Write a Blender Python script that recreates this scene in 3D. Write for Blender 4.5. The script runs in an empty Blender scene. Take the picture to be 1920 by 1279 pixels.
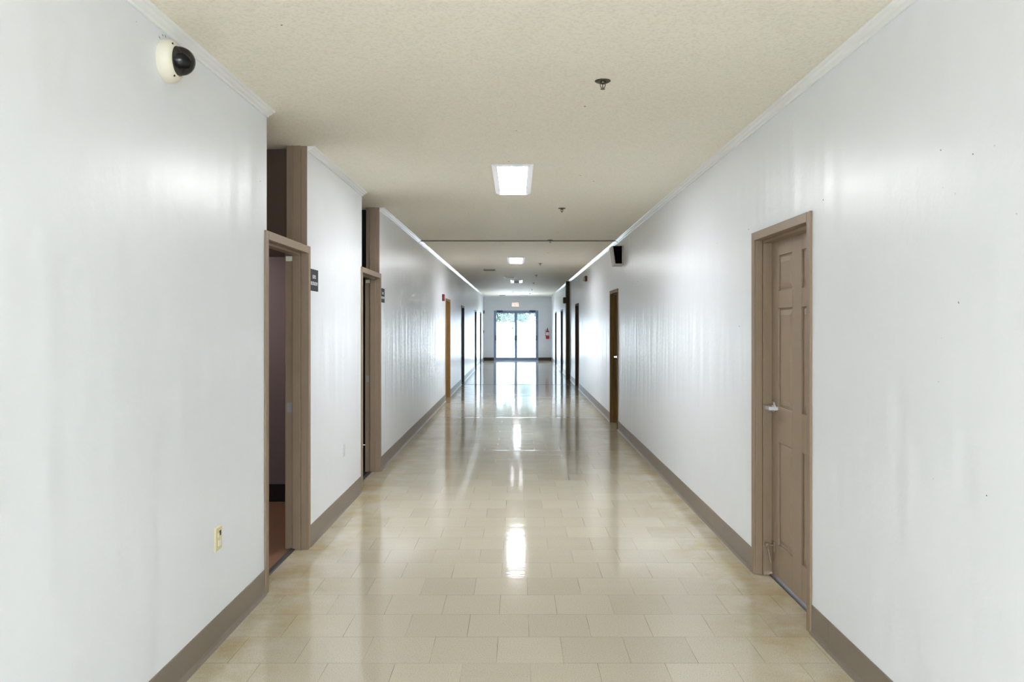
import bpy, bmesh, math, random
from mathutils import Vector, Matrix

random.seed(7)
C = bpy.context.scene.collection
PI = math.pi

# ------------------------------------------------------------------ dimensions
XL, XR = -1.435, 1.463            # corridor faces of the two side walls
ZC = 2.752                        # ceiling height
YE = 34.3                         # face of the end wall
EYE = 1.532                       # camera height
TH = 0.14                         # wall thickness

# ------------------------------------------------------------------ materials
def new_mat(name):
    m = bpy.data.materials.new(name); m.use_nodes = True
    nt = m.node_tree
    b = nt.nodes['Principled BSDF']
    return m, nt, b

def N(nt, typ, **kw):
    n = nt.nodes.new(typ)
    for k, v in kw.items():
        if k in n.inputs: n.inputs[k].default_value = v
        else: setattr(n, k, v)
    return n

def simple(name, col, rough=0.5, metal=0.0, noise=0.06, nscale=8.0, bump=0.0, bscale=60.0, spec=0.5, emit=None, estr=0.0):
    """plain painted / moulded surface with a little procedural tone variation"""
    m, nt, b = new_mat(name)
    L = nt.links
    tc = N(nt, 'ShaderNodeTexCoord')
    nz = N(nt, 'ShaderNodeTexNoise', Scale=nscale, Detail=3.0)
    L.new(tc.outputs['Object'], nz.inputs['Vector'])
    mx = N(nt, 'ShaderNodeMix', data_type='RGBA')
    mx.inputs[6].default_value = (*[c * (1 - noise) for c in col], 1)
    mx.inputs[7].default_value = (*[min(1, c * (1 + noise)) for c in col], 1)
    L.new(nz.outputs['Fac'], mx.inputs[0])
    L.new(mx.outputs[2], b.inputs['Base Color'])
    b.inputs['Roughness'].default_value = rough
    b.inputs['Metallic'].default_value = metal
    b.inputs['Specular IOR Level'].default_value = spec
    if bump:
        n2 = N(nt, 'ShaderNodeTexNoise', Scale=bscale, Detail=2.0)
        L.new(tc.outputs['Object'], n2.inputs['Vector'])
        bp = N(nt, 'ShaderNodeBump', Strength=bump, Distance=0.002)
        L.new(n2.outputs['Fac'], bp.inputs['Height'])
        L.new(bp.outputs['Normal'], b.inputs['Normal'])
    if emit:
        b.inputs['Emission Color'].default_value = (*emit, 1)
        b.inputs['Emission Strength'].default_value = estr
    return m

def wall_material():
    m, nt, b = new_mat('white_gloss_wall_paint')
    L = nt.links
    tc = N(nt, 'ShaderNodeTexCoord')
    # faint roller tone
    n0 = N(nt, 'ShaderNodeTexNoise', Scale=1.3, Detail=4.0)
    L.new(tc.outputs['Object'], n0.inputs['Vector'])
    mx = N(nt, 'ShaderNodeMix', data_type='RGBA')
    mx.inputs[6].default_value = (0.780, 0.800, 0.840, 1)
    mx.inputs[7].default_value = (0.825, 0.842, 0.876, 1)
    L.new(n0.outputs['Fac'], mx.inputs[0])
    L.new(mx.outputs[2], b.inputs['Base Color'])
    b.inputs['Specular IOR Level'].default_value = 0.42
    # roughness patches
    mr = N(nt, 'ShaderNodeMapRange')
    mr.inputs['To Min'].default_value = 0.29; mr.inputs['To Max'].default_value = 0.36
    L.new(n0.outputs['Fac'], mr.inputs['Value']); L.new(mr.outputs[0], b.inputs['Roughness'])
    # skim-coat waves running vertically + roller stipple
    mp = N(nt, 'ShaderNodeMapping'); mp.inputs['Scale'].default_value = (3.0, 3.0, 0.55)
    L.new(tc.outputs['Object'], mp.inputs['Vector'])
    n1 = N(nt, 'ShaderNodeTexNoise', Scale=1.6, Detail=1.2)
    L.new(mp.outputs[0], n1.inputs['Vector'])
    b1 = N(nt, 'ShaderNodeBump', Strength=0.55, Distance=0.02)
    L.new(n1.outputs['Fac'], b1.inputs['Height'])
    n2 = N(nt, 'ShaderNodeTexNoise', Scale=26.0, Detail=4.0)
    L.new(tc.outputs['Object'], n2.inputs['Vector'])
    b2 = N(nt, 'ShaderNodeBump', Strength=0.28, Distance=0.004)
    L.new(n2.outputs['Fac'], b2.inputs['Height'])
    L.new(b1.outputs['Normal'], b2.inputs['Normal'])
    L.new(b2.outputs['Normal'], b.inputs['Normal'])
    return m

def ceiling_material():
    m, nt, b = new_mat('cream_stipple_ceiling')
    L = nt.links
    tc = N(nt, 'ShaderNodeTexCoord')
    n0 = N(nt, 'ShaderNodeTexNoise', Scale=0.9, Detail=3.0)
    mp = N(nt, 'ShaderNodeMapping'); mp.inputs['Scale'].default_value = (0.5, 1.4, 1.0)
    L.new(tc.outputs['Object'], mp.inputs['Vector']); L.new(mp.outputs[0], n0.inputs['Vector'])
    n1 = N(nt, 'ShaderNodeTexNoise', Scale=70.0, Detail=3.0)
    L.new(tc.outputs['Object'], n1.inputs['Vector'])
    mx = N(nt, 'ShaderNodeMix', data_type='RGBA')
    mx.inputs[6].default_value = (0.862, 0.812, 0.695, 1)
    mx.inputs[7].default_value = (0.900, 0.858, 0.750, 1)
    L.new(n0.outputs['Fac'], mx.inputs[0])
    m2 = N(nt, 'ShaderNodeMix', data_type='RGBA', blend_type='MULTIPLY')
    m2.inputs[0].default_value = 1.0
    cr = N(nt, 'ShaderNodeValToRGB')
    cr.color_ramp.elements[0].position = 0.30; cr.color_ramp.elements[0].color = (0.90, 0.89, 0.87, 1)
    cr.color_ramp.elements[1].position = 0.55; cr.color_ramp.elements[1].color = (1, 1, 1, 1)
    L.new(n1.outputs['Fac'], cr.inputs[0])
    L.new(mx.outputs[2], m2.inputs[6]); L.new(cr.outputs[0], m2.inputs[7])
    L.new(m2.outputs[2], b.inputs['Base Color'])
    b.inputs['Roughness'].default_value = 0.62
    b.inputs['Specular IOR Level'].default_value = 0.35
    bp = N(nt, 'ShaderNodeBump', Strength=0.35, Distance=0.003)
    L.new(n1.outputs['Fac'], bp.inputs['Height']); L.new(bp.outputs[0], b.inputs['Normal'])
    return m

def floor_material():
    m, nt, b = new_mat('waxed_vinyl_tile')
    L = nt.links
    tc = N(nt, 'ShaderNodeTexCoord')
    mp = N(nt, 'ShaderNodeMapping')
    mp.inputs['Location'].default_value = (-0.0576 + 0.3048 * 40, -3.62 + 0.3048 * 40, 0)
    L.new(tc.outputs['Object'], mp.inputs['Vector'])
    br = N(nt, 'ShaderNodeTexBrick', Scale=1.0)
    br.offset = 0.5; br.offset_frequency = 2
    br.inputs['Mortar Size'].default_value = 0.0011
    br.inputs['Mortar Smooth'].default_value = 0.25
    br.inputs['Brick Width'].default_value = 0.3048
    br.inputs['Row Height'].default_value = 0.3048
    br.inputs['Color1'].default_value = (0.580, 0.530, 0.432, 1)
    br.inputs['Color2'].default_value = (0.530, 0.482, 0.390, 1)
    nj = N(nt, 'ShaderNodeTexNoise', Scale=2.6, Detail=2.0)
    L.new(tc.outputs['Object'], nj.inputs['Vector'])
    jr = N(nt, 'ShaderNodeValToRGB')
    jr.color_ramp.elements[0].position = 0.38; jr.color_ramp.elements[0].color = (0.17, 0.135, 0.09, 1)
    jr.color_ramp.elements[1].position = 0.62; jr.color_ramp.elements[1].color = (0.47, 0.415, 0.32, 1)
    L.new(nj.outputs['Fac'], jr.inputs[0]); L.new(jr.outputs[0], br.inputs['Mortar'])
    L.new(mp.outputs[0], br.inputs['Vector'])
    # mottled chips of the tile
    n1 = N(nt, 'ShaderNodeTexNoise', Scale=170.0, Detail=3.0, Roughness=0.7)
    L.new(tc.outputs['Object'], n1.inputs['Vector'])
    cr = N(nt, 'ShaderNodeValToRGB')
    e = cr.color_ramp.elements
    e[0].position = 0.30; e[0].color = (0.76, 0.70, 0.61, 1)
    e[1].position = 0.48; e[1].color = (1, 1, 1, 1)
    x = e.new(0.66); x.color = (1.12, 1.11, 1.10, 1)
    L.new(n1.outputs['Fac'], cr.inputs[0])
    m1 = N(nt, 'ShaderNodeMix', data_type='RGBA', blend_type='MULTIPLY'); m1.inputs[0].default_value = 1.0
    L.new(br.outputs['Color'], m1.inputs[6]); L.new(cr.outputs[0], m1.inputs[7])
    # yellowed wax build-up that keeps to the edges by the walls
    sx = N(nt, 'ShaderNodeSeparateXYZ'); L.new(tc.outputs['Object'], sx.inputs[0])
    ab = N(nt, 'ShaderNodeMath', operation='ABSOLUTE'); L.new(sx.outputs['X'], ab.inputs[0])
    r1 = N(nt, 'ShaderNodeMapRange'); r1.interpolation_type = 'SMOOTHSTEP'
    r1.inputs['From Min'].default_value = 0.85; r1.inputs['From Max'].default_value = 1.40
    L.new(ab.outputs[0], r1.inputs['Value'])
    n2 = N(nt, 'ShaderNodeTexNoise', Scale=3.2, Detail=6.0, Roughness=0.65)
    L.new(tc.outputs['Object'], n2.inputs['Vector'])
    r2 = N(nt, 'ShaderNodeMapRange')
    r2.inputs['From Min'].default_value = 0.36; r2.inputs['From Max'].default_value = 0.66
    L.new(n2.outputs['Fac'], r2.inputs['Value'])
    mu = N(nt, 'ShaderNodeMath', operation='MULTIPLY'); L.new(r1.outputs[0], mu.inputs[0]); L.new(r2.outputs[0], mu.inputs[1])
    m2 = N(nt, 'ShaderNodeMix', data_type='RGBA', blend_type='MULTIPLY')
    m2.inputs[7].default_value = (0.80, 0.72, 0.50, 1)
    L.new(mu.outputs[0], m2.inputs[0]); L.new(m1.outputs[2], m2.inputs[6])
    L.new(m2.outputs[2], b.inputs['Base Color'])
    # wax gloss: worn and dull by the walls, polished in the walking lane
    rr = N(nt, 'ShaderNodeMapRange')
    rr.inputs['To Min'].default_value = 0.085; rr.inputs['To Max'].default_value = 0.20
    L.new(mu.outputs[0], rr.inputs['Value'])
    L.new(rr.outputs[0], b.inputs['Roughness'])
    b.inputs['Specular IOR Level'].default_value = 0.62
    # uneven tiles: soft undulation, sunk joints
    mp2 = N(nt, 'ShaderNodeMapping'); mp2.inputs['Scale'].default_value = (0.55, 4.2, 1)
    L.new(tc.outputs['Object'], mp2.inputs['Vector'])
    n3 = N(nt, 'ShaderNodeTexNoise', Scale=1.7, Detail=3.0)
    L.new(mp2.outputs[0], n3.inputs['Vector'])
    b1 = N(nt, 'ShaderNodeBump', Strength=0.24, Distance=0.006)
    L.new(n3.outputs['Fac'], b1.inputs['Height'])
    inv = N(nt, 'ShaderNodeMath', operation='SUBTRACT'); inv.inputs[0].default_value = 1.0
    L.new(br.outputs['Fac'], inv.inputs[1])
    b2 = N(nt, 'ShaderNodeBump', Strength=0.2, Distance=0.0005)
    L.new(inv.outputs[0], b2.inputs['Height']); L.new(b1.outputs[0], b2.inputs['Normal'])
    # two low ridges where the slab below has moved
    nrm = b2
    for yr, hw in ((9.74, 0.045), (13.2, 0.06)):
        d = N(nt, 'ShaderNodeMath', operation='SUBTRACT'); d.inputs[1].default_value = yr; L.new(sx.outputs['Y'], d.inputs[0])
        a = N(nt, 'ShaderNodeMath', operation='ABSOLUTE'); L.new(d.outputs[0], a.inputs[0])
        q = N(nt, 'ShaderNodeMapRange'); q.interpolation_type = 'SMOOTHSTEP'
        q.inputs['From Min'].default_value = 0.0; q.inputs['From Max'].default_value = hw
        q.inputs['To Min'].default_value = 1.0; q.inputs['To Max'].default_value = 0.0
        L.new(a.outputs[0], q.inputs['Value'])
        bb = N(nt, 'ShaderNodeBump', Strength=0.5, Distance=0.003)
        L.new(q.outputs[0], bb.inputs['Height']); L.new(nrm.outputs[0], bb.inputs['Normal']); nrm = bb
    L.new(nrm.outputs[0], b.inputs['Normal'])
    return m

def wood_material(name, c1, c2, rough=0.4):
    m, nt, b = new_mat(name); L = nt.links
    tc = N(nt, 'ShaderNodeTexCoord')
    mp = N(nt, 'ShaderNodeMapping'); mp.inputs['Scale'].default_value = (14, 14, 1.2)
    L.new(tc.outputs['Object'], mp.inputs['Vector'])
    nz = N(nt, 'ShaderNodeTexNoise', Scale=2.0, Detail=5.0); L.new(mp.outputs[0], nz.inputs['Vector'])
    cr = N(nt, 'ShaderNodeValToRGB')
    cr.color_ramp.elements[0].position = 0.3; cr.color_ramp.elements[0].color = (*c1, 1)
    cr.color_ramp.elements[1].position = 0.7; cr.color_ramp.elements[1].color = (*c2, 1)
    L.new(nz.outputs['Fac'], cr.inputs[0]); L.new(cr.outputs[0], b.inputs['Base Color'])
    b.inputs['Roughness'].default_value = rough; b.inputs['Specular IOR Level'].default_value = 0.22
    return m

def glass_material():
    m = bpy.data.materials.new('clear_door_glass'); m.use_nodes = True
    nt = m.node_tree; nt.nodes.clear(); L = nt.links
    out = N(nt, 'ShaderNodeOutputMaterial')
    tr = N(nt, 'ShaderNodeBsdfTransparent'); tr.inputs[0].default_value = (0.93, 0.96, 0.95, 1)
    gl = N(nt, 'ShaderNodeBsdfGlossy'); gl.inputs['Roughness'].default_value = 0.02
    fr = N(nt, 'ShaderNodeFresnel', IOR=1.45)
    mx = N(nt, 'ShaderNodeMixShader')
    L.new(fr.outputs[0], mx.inputs[0]); L.new(tr.outputs[0], mx.inputs[1]); L.new(gl.outputs[0], mx.inputs[2])
    L.new(mx.outputs[0], out.inputs[0])
    return m

def smoked_dome():
    m = bpy.data.materials.new('smoked_dome_plastic'); m.use_nodes = True
    nt = m.node_tree; nt.nodes.clear(); L = nt.links
    out = N(nt, 'ShaderNodeOutputMaterial')
    tr = N(nt, 'ShaderNodeBsdfTransparent'); tr.inputs[0].default_value = (0.36, 0.35, 0.33, 1)
    gl = N(nt, 'ShaderNodeBsdfGlossy'); gl.inputs['Roughness'].default_value = 0.05
    fr = N(nt, 'ShaderNodeFresnel', IOR=1.45)
    mx = N(nt, 'ShaderNodeMixShader')
    L.new(fr.outputs[0], mx.inputs[0]); L.new(tr.outputs[0], mx.inputs[1]); L.new(gl.outputs[0], mx.inputs[2])
    L.new(mx.outputs[0], out.inputs[0])
    return m

def emitter(name, col, strength, base=(0.9, 0.9, 0.9)):
    return simple(name, base, 0.5, noise=0.02, emit=col, estr=strength)

M = {}
M['wall'] = wall_material()
M['ceiling'] = ceiling_material()
M['floor'] = floor_material()
M['crown'] = simple('white_gloss_trim_paint', (0.87, 0.87, 0.86), 0.18, noise=0.03)
M['base'] = simple('taupe_rubber_cove_base', (0.205, 0.165, 0.130), 0.38, noise=0.10, nscale=5, bump=0.15, bscale=25)
M['taupe'] = simple('shaded_taupe_paint', (0.262, 0.184, 0.120), 0.45, noise=0.07, nscale=6, bump=0.12, bscale=30)  # same paint as the leaf; jamb shade put into a darker tone
M['taupe_door'] = simple('taupe_leaf_paint', (0.305, 0.226, 0.160), 0.45, noise=0.07, nscale=5, bump=0.15, bscale=22)
M['golden'] = simple('ochre_door_paint', (0.330, 0.190, 0.075), 0.55, noise=0.08, spec=0.25)
M['oak'] = wood_material('brown_varnished_wood', (0.100, 0.052, 0.008), (0.165, 0.092, 0.016), 0.55)
M['walnut'] = wood_material('dark_brown_wood', (0.045, 0.019, 0.005), (0.080, 0.036, 0.009), 0.55)
M['ebony'] = simple('black_door_tone', (0.012, 0.013, 0.017), 0.45)  # one near-black tone for the far frames and leaves
M['olive'] = simple('olive_brown_paint', (0.090, 0.072, 0.040), 0.65, spec=0.2)
M['dark_board'] = wood_material('dark_wood_board', (0.055, 0.035, 0.022), (0.10, 0.066, 0.042), 0.4)
M['saddle'] = simple('grey_aluminium_saddle', (0.07, 0.068, 0.068), 0.5, 0.2, noise=0.12, nscale=30)
M['joint'] = simple('dark_joint_filler', (0.115, 0.095, 0.06), 0.8)
M['floor_joint'] = simple('grey_floor_joint', (0.19, 0.18, 0.17), 0.5)
M['strike'] = simple('dull_metal_plate', (0.26, 0.25, 0.24), 0.5)
M['chrome'] = simple('satin_chrome', (0.72, 0.72, 0.73), 0.22, 1.0, noise=0.03)
M['bronze'] = simple('dark_bronze_metal', (0.10, 0.082, 0.055), 0.35, 0.9, noise=0.15, nscale=60)
M['aluminium'] = simple('blue_grey_aluminium', (0.25, 0.34, 0.50), 0.45, 0.1, noise=0.05)
M['dark_metal'] = simple('dark_blue_metal', (0.035, 0.05, 0.085), 0.4, 0.4)
M['grey_metal'] = simple('grey_push_bar', (0.30, 0.31, 0.33), 0.35, 0.6)
M['cream'] = simple('cream_plastic', (0.78, 0.73, 0.60), 0.40, noise=0.03)
M['ivory'] = simple('ivory_yellow_plastic', (0.70, 0.63, 0.38), 0.38, noise=0.03)
M['white_plastic'] = simple('white_plastic', (0.80, 0.80, 0.80), 0.4, noise=0.02)
M['grey_plastic'] = simple('pale_grey_plastic', (0.62, 0.64, 0.66), 0.4, noise=0.02)
M['black'] = simple('black_plastic', (0.010, 0.010, 0.011), 0.5)
M['grille'] = simple('black_grille_cloth', (0.005, 0.004, 0.004), 1.0, spec=0.05, bump=0.6, bscale=300)
M['beige'] = simple('beige_painted_case', (0.42, 0.37, 0.30), 0.45)
M['dome'] = smoked_dome()
M['eye'] = simple('charcoal_plastic', (0.035, 0.036, 0.045), 0.35)
M['lens'] = simple('dark_lens', (0.03, 0.04, 0.06), 0.08, 0.3)
M['sign'] = simple('dark_grey_sign_plastic', (0.028, 0.030, 0.038), 0.6, noise=0.03, spec=0.25)
M['letter'] = simple('pale_lettering', (0.74, 0.75, 0.76), 0.5, noise=0.01)
M['red'] = simple('red_gloss_paint', (0.55, 0.018, 0.035), 0.28, noise=0.04)
M['dark_red'] = simple('dark_red_plastic', (0.22, 0.012, 0.025), 0.4)
M['glass'] = glass_material()
M['light_frame'] = simple('white_enamel_light_housing', (0.80, 0.81, 0.84), 0.35, noise=0.02)
M['diffuser'] = emitter('lit_lamp_diffuser', (0.94, 0.97, 1.0), 15.0)
M['panel'] = emitter('fill_panel_diffuser', (0.95, 0.97, 1.0), 3.2)  # for the unseen lobby panels added as fill
M['side_glow'] = emitter('dim_lit_lens_side', (0.86, 0.88, 1.0), 0.07)
M['lamp_off'] = simple('unlit_lens', (0.045, 0.043, 0.046), 0.7, spec=0.15)
M['lens_glint'] = emitter('painted_lens_glint', (0.95, 0.96, 1.0), 1.2)  # emission stands in for daylight reflected on unlit lens sides
M['added_diffuser_glow'] = emitter('unlit_lamp_added_glow', (0.88, 0.93, 1.0), 7.0)  # fixture taken as off; glow added to brighten the far end
M['restroom_fill'] = emitter('restroom_fill_cover', (1.0, 0.88, 0.84), 30.0)  # hidden emitter added to lift the dark restroom wall
M['exit_face'] = emitter('backlit_exit_face', (1.0, 0.86, 0.78), 0.16)
M['exit_letter'] = emitter('backlit_red_letter', (1.0, 0.30, 0.22), 0.30, base=(0.8, 0.2, 0.15))
M['vent'] = simple('tan_vent_enamel', (0.30, 0.27, 0.22), 0.5)
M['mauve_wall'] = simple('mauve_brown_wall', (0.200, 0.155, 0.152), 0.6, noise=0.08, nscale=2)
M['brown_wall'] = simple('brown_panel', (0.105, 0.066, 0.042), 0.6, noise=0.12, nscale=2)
M['red_tile'] = simple('red_brown_floor', (0.27, 0.145, 0.085), 0.45, noise=0.1, nscale=4)
M['dark_room'] = simple('dark_room_wall', (0.02, 0.018, 0.018), 0.8)  # darkness of the unlit room put into the wall colour
M['hole'] = simple('dark_nail_hole', (0.06, 0.055, 0.05), 0.8)
M['smudge'] = simple('grey_scuff', (0.55, 0.56, 0.58), 0.6)
M['red_mark'] = simple('rusty_red_scrape', (0.45, 0.10, 0.06), 0.7)
M['scratch'] = simple('dark_brown_scratch', (0.10, 0.08, 0.05), 0.8)
M['concrete'] = simple('pale_concrete', (0.62, 0.60, 0.56), 0.8, noise=0.08, nscale=0.8)
M['vinyl'] = simple('white_vinyl_fence', (0.84, 0.84, 0.84), 0.45, noise=0.02)
M['bark'] = simple('grey_brown_bark', (0.14, 0.11, 0.085), 0.9, noise=0.3, nscale=6, bump=0.8, bscale=14)
def leaf_material(name, a, bcol):
    m, nt, b = new_mat(name); L = nt.links
    gi = N(nt, 'ShaderNodeTexCoord')
    nz = N(nt, 'ShaderNodeTexNoise', Scale=2.2, Detail=4.0); L.new(gi.outputs['Object'], nz.inputs['Vector'])
    mx = N(nt, 'ShaderNodeMix', data_type='RGBA'); mx.inputs[6].default_value = (*a, 1); mx.inputs[7].default_value = (*bcol, 1)
    L.new(nz.outputs['Fac'], mx.inputs[0]); L.new(mx.outputs[2], b.inputs['Base Color'])
    b.inputs['Roughness'].default_value = 0.7; b.inputs['Specular IOR Level'].default_value = 0.2
    return m
M['leaf_a'] = leaf_material('green_leaves', (0.006, 0.026, 0.012), (0.030, 0.088, 0.042))
M['leaf_b'] = leaf_material('blue_green_leaves', (0.008, 0.026, 0.018), (0.034, 0.080, 0.058))

# ------------------------------------------------------------------ mesh helpers
class MB:
    def __init__(self): self.bm = bmesh.new()
    def box(self, x0, x1, y0, y1, z0, z1):
        xs, ys, zs = sorted((x0, x1)), sorted((y0, y1)), sorted((z0, z1))
        v = [self.bm.verts.new((x, y, z)) for x in xs for y in ys for z in zs]
        for f in ((0,1,3,2), (4,6,7,5), (0,4,5,1), (2,3,7,6), (0,2,6,4), (1,5,7,3)):
            self.bm.faces.new([v[i] for i in f])
        return self
    def hexa(self, pts):
        """8 corners: bottom ring of 4, top ring of 4"""
        v = [self.bm.verts.new(p) for p in pts]
        for f in ((3,2,1,0), (4,5,6,7), (0,1,5,4), (1,2,6,5), (2,3,7,6), (3,0,4,7)):
            self.bm.faces.new([v[i] for i in f])
        return self
    def prism(self, prof, axis, a, b):
        """profile of 2D points extruded along an axis; prof gives the other two coordinates in order"""
        def p3(q, t):
            if axis == 'x': return (t, q[0], q[1])
            if axis == 'y': return (q[0], t, q[1])
            return (q[0], q[1], t)
        A = [self.bm.verts.new(p3(q, a)) for q in prof]; B = [self.bm.verts.new(p3(q, b)) for q in prof]
        n = len(prof)
        self.bm.faces.new(A[::-1]); self.bm.faces.new(B)
        for i in range(n): self.bm.faces.new((A[i], A[(i+1) % n], B[(i+1) % n], B[i]))
        return self
    def lathe(self, prof, origin, axis=(0,0,1), n=32, cap=True):
        """prof: (radius, height along axis)"""
        ax = Vector(axis).normalized()
        q = Vector((0,0,1)).rotation_difference(ax)
        rings = []
        for r, h in prof:
            if r < 1e-6:
                rings.append([self.bm.verts.new(Vector(origin) + q @ Vector((0,0,h)))])
            else:
                rings.append([self.bm.verts.new(Vector(origin) + q @ Vector((r*math.cos(2*PI*i/n), r*math.sin(2*PI*i/n), h))) for i in range(n)])
        for A, B in zip(rings, rings[1:]):
            for i in range(n):
                j = (i+1) % n
                if len(A) == 1 and len(B) == 1: continue
                if len(A) == 1: self.bm.faces.new((A[0], B[i], B[j]))
                elif len(B) == 1: self.bm.faces.new((A[i], A[j], B[0]))
                else: self.bm.faces.new((A[i], A[j], B[j], B[i]))
        if cap:
            for R in (rings[0], rings[-1]):
                if len(R) > 1:
                    try: self.bm.faces.new(R)
                    except ValueError: pass
        return self
    def tube(self, pts, r, n=12):
        pts = [Vector(p) for p in pts]; rings = []
        for i, p in enumerate(pts):
            d = (pts[min(i+1, len(pts)-1)] - pts[max(i-1, 0)]).normalized()
            u = d.cross(Vector((0.123, 0.45, 0.88)))
            if u.length < 1e-3: u = d.cross(Vector((1,0,0)))
            u.normalize(); w = d.cross(u)
            rr = r[i] if isinstance(r, (list, tuple)) else r
            rings.append([self.bm.verts.new(p + rr*(math.cos(2*PI*k/n)*u + math.sin(2*PI*k/n)*w)) for k in range(n)])
        for A, B in zip(rings, rings[1:]):
            for k in range(n): self.bm.faces.new((A[k], A[(k+1) % n], B[(k+1) % n], B[k]))
        self.bm.faces.new(rings[0][::-1]); self.bm.faces.new(rings[-1])
        return self
    def build(self, name, mat, parent=None, bevel=0.0, smooth=False, origin=None, seg=2):
        bmesh.ops.recalc_face_normals(self.bm, faces=self.bm.faces[:])
        if origin is not None:
            bmesh.ops.translate(self.bm, verts=self.bm.verts[:], vec=-Vector(origin))
        me = bpy.data.meshes.new(name); self.bm.to_mesh(me); self.bm.free()
        me.materials.append(mat)
        o = bpy.data.objects.new(name, me); C.objects.link(o)
        if origin is not None: o.location = origin
        if parent is not None:
            o.parent = parent
            chain = Vector((0,0,0)); p = parent
            while p: chain += p.location; p = p.parent
            if origin is None: o.location = -chain        # geometry was written in world coordinates
            else: o.location = Vector(origin) - chain
        if smooth:
            for p in me.polygons: p.use_smooth = True
            e = o.modifiers.new('edge_split', 'EDGE_SPLIT'); e.split_angle = math.radians(38)
        if bevel:
            b = o.modifiers.new('bevel', 'BEVEL'); b.width = bevel; b.segments = seg; b.limit_method = 'ANGLE'
        return o

def empty(name, loc):
    o = bpy.data.objects.new(name, None); o.empty_display_size = 0.1
    C.objects.link(o); o.location = loc
    return o

def tag(o, label=None, cat=None, group=None, kind=None):
    if label: o['label'] = label
    if cat: o['category'] = cat
    if group: o['group'] = group
    if kind: o['kind'] = kind
    return o

def structure(o, label, cat): return tag(o, label, cat, kind='structure')

def kids(o): return [c for c in bpy.data.objects if c.parent == o]
def copy_tree(o, parent=None):
    c = o.copy(); C.objects.link(c)
    if parent is not None: c.parent = parent
    for ch in kids(o): copy_tree(ch, c)
    return c

def text_mesh(name, body, size, thick, mat, parent, mtx, squash=1.0):
    cu = bpy.data.curves.new(name, 'FONT'); cu.body = body; cu.size = size
    cu.align_x = 'CENTER'; cu.align_y = 'CENTER'; cu.extrude = thick
    t = bpy.data.objects.new(name + '_curve', cu); C.objects.link(t)
    bpy.context.view_layer.update()
    me = bpy.data.meshes.new_from_object(t.evaluated_get(bpy.context.evaluated_depsgraph_get()))
    bpy.data.objects.remove(t)
    me.transform(Matrix.Diagonal((squash, 1, 1, 1)))
    me.transform(mtx)
    me.materials.clear(); me.materials.append(mat)
    o = bpy.data.objects.new(name, me); C.objects.link(o)
    o.parent = parent
    chain = Vector((0,0,0)); p = parent
    while p: chain += p.location; p = p.parent
    o.location = -chain
    return o

# ------------------------------------------------------------------ doors: where they stand along each wall
# (y0, y1, head height) of each steel frame, measured to its outer edges
LEFT = dict(boys=(4.535, 5.51, 2.070), girls=(7.335, 8.375, 2.066), ochre=(15.98, 17.02, 2.06),
            d4=(20.5, 21.5, 2.03), d5=(26.95, 27.95, 2.03), d6=(30.6, 31.65, 2.03))
RIGHT = dict(panel=(3.968, 4.962, 2.098), oak=(11.60, 12.58, 2.06), walnut=(19.05, 20.10, 2.05),
             d4=(25.65, 26.80, 2.03), d5=(29.74, 30.90, 2.03))
REBATE = 0.02                     # frame overlaps the wall by its face width less this

def wall_boxes(mb, side, y_from, y_to, openings):
    """a wall with door openings; side -1 left, +1 right. openings: (y0,y1,top or None for full height)"""
    x0 = XL if side < 0 else XR
    x1 = x0 + side*TH
    y = y_from
    for a, b_, top in sorted(openings):
        mb.box(x0, x1, y, a, 0, ZC)
        if top is not None: mb.box(x0, x1, a, b_, top, ZC)
        y = b_
    mb.box(x0, x1, y, y_to, 0, ZC)

def op(d, full): return (d[0] + REBATE + 0.025, d[1] - REBATE - 0.025, None if full else d[2] - 0.03)

Y0 = -0.4                          # side walls start here; an invented glazed lobby behind the camera lights them
mb = MB(); wall_boxes(mb, -1, Y0, YE, [op(LEFT[k], k in ('boys', 'girls')) for k in LEFT])
wl = structure(mb.build('wall_left', M['wall']), 'white glossy painted wall on the left of the corridor', 'wall')
mb = MB(); wall_boxes(mb, 1, Y0, YE, [op(RIGHT[k], False) for k in RIGHT])
wr = structure(mb.build('wall_right', M['wall']), 'white glossy painted wall on the right of the corridor', 'wall')

# end wall with the opening of the double glass door
DX0, DX1, DZ = -1.008, 0.899, 2.14
mb = MB()
mb.box(XL - TH, DX0, YE, YE + 0.2, 0, ZC); mb.box(DX1, XR + TH, YE, YE + 0.2, 0, ZC); mb.box(DX0, DX1, YE, YE + 0.2, DZ, ZC)
we = structure(mb.build('wall_end', M['wall']), 'pale wall around the glass doors at the far end', 'wall')

# floor and ceiling (the lobby behind the camera included)
LB = -6.0
mb = MB(); mb.box(XL - 0.10, XR + 0.12, Y0, YE + 0.2, -0.12, 0); mb.box(-4.2, 4.2, LB - 0.2, Y0, -0.12, 0)
fl = structure(mb.build('floor', M['floor']), 'glossy waxed cream vinyl tile floor running the length of the corridor', 'floor')
mb = MB(); mb.box(-3.7, XR + 0.3, Y0, YE + 0.2, ZC, ZC + 0.15); mb.box(-4.2, 4.2, LB - 0.2, Y0, ZC, ZC + 0.15)
ce = structure(mb.build('ceiling', M['ceiling']), 'cream stippled ceiling of the corridor', 'ceiling')

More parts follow.
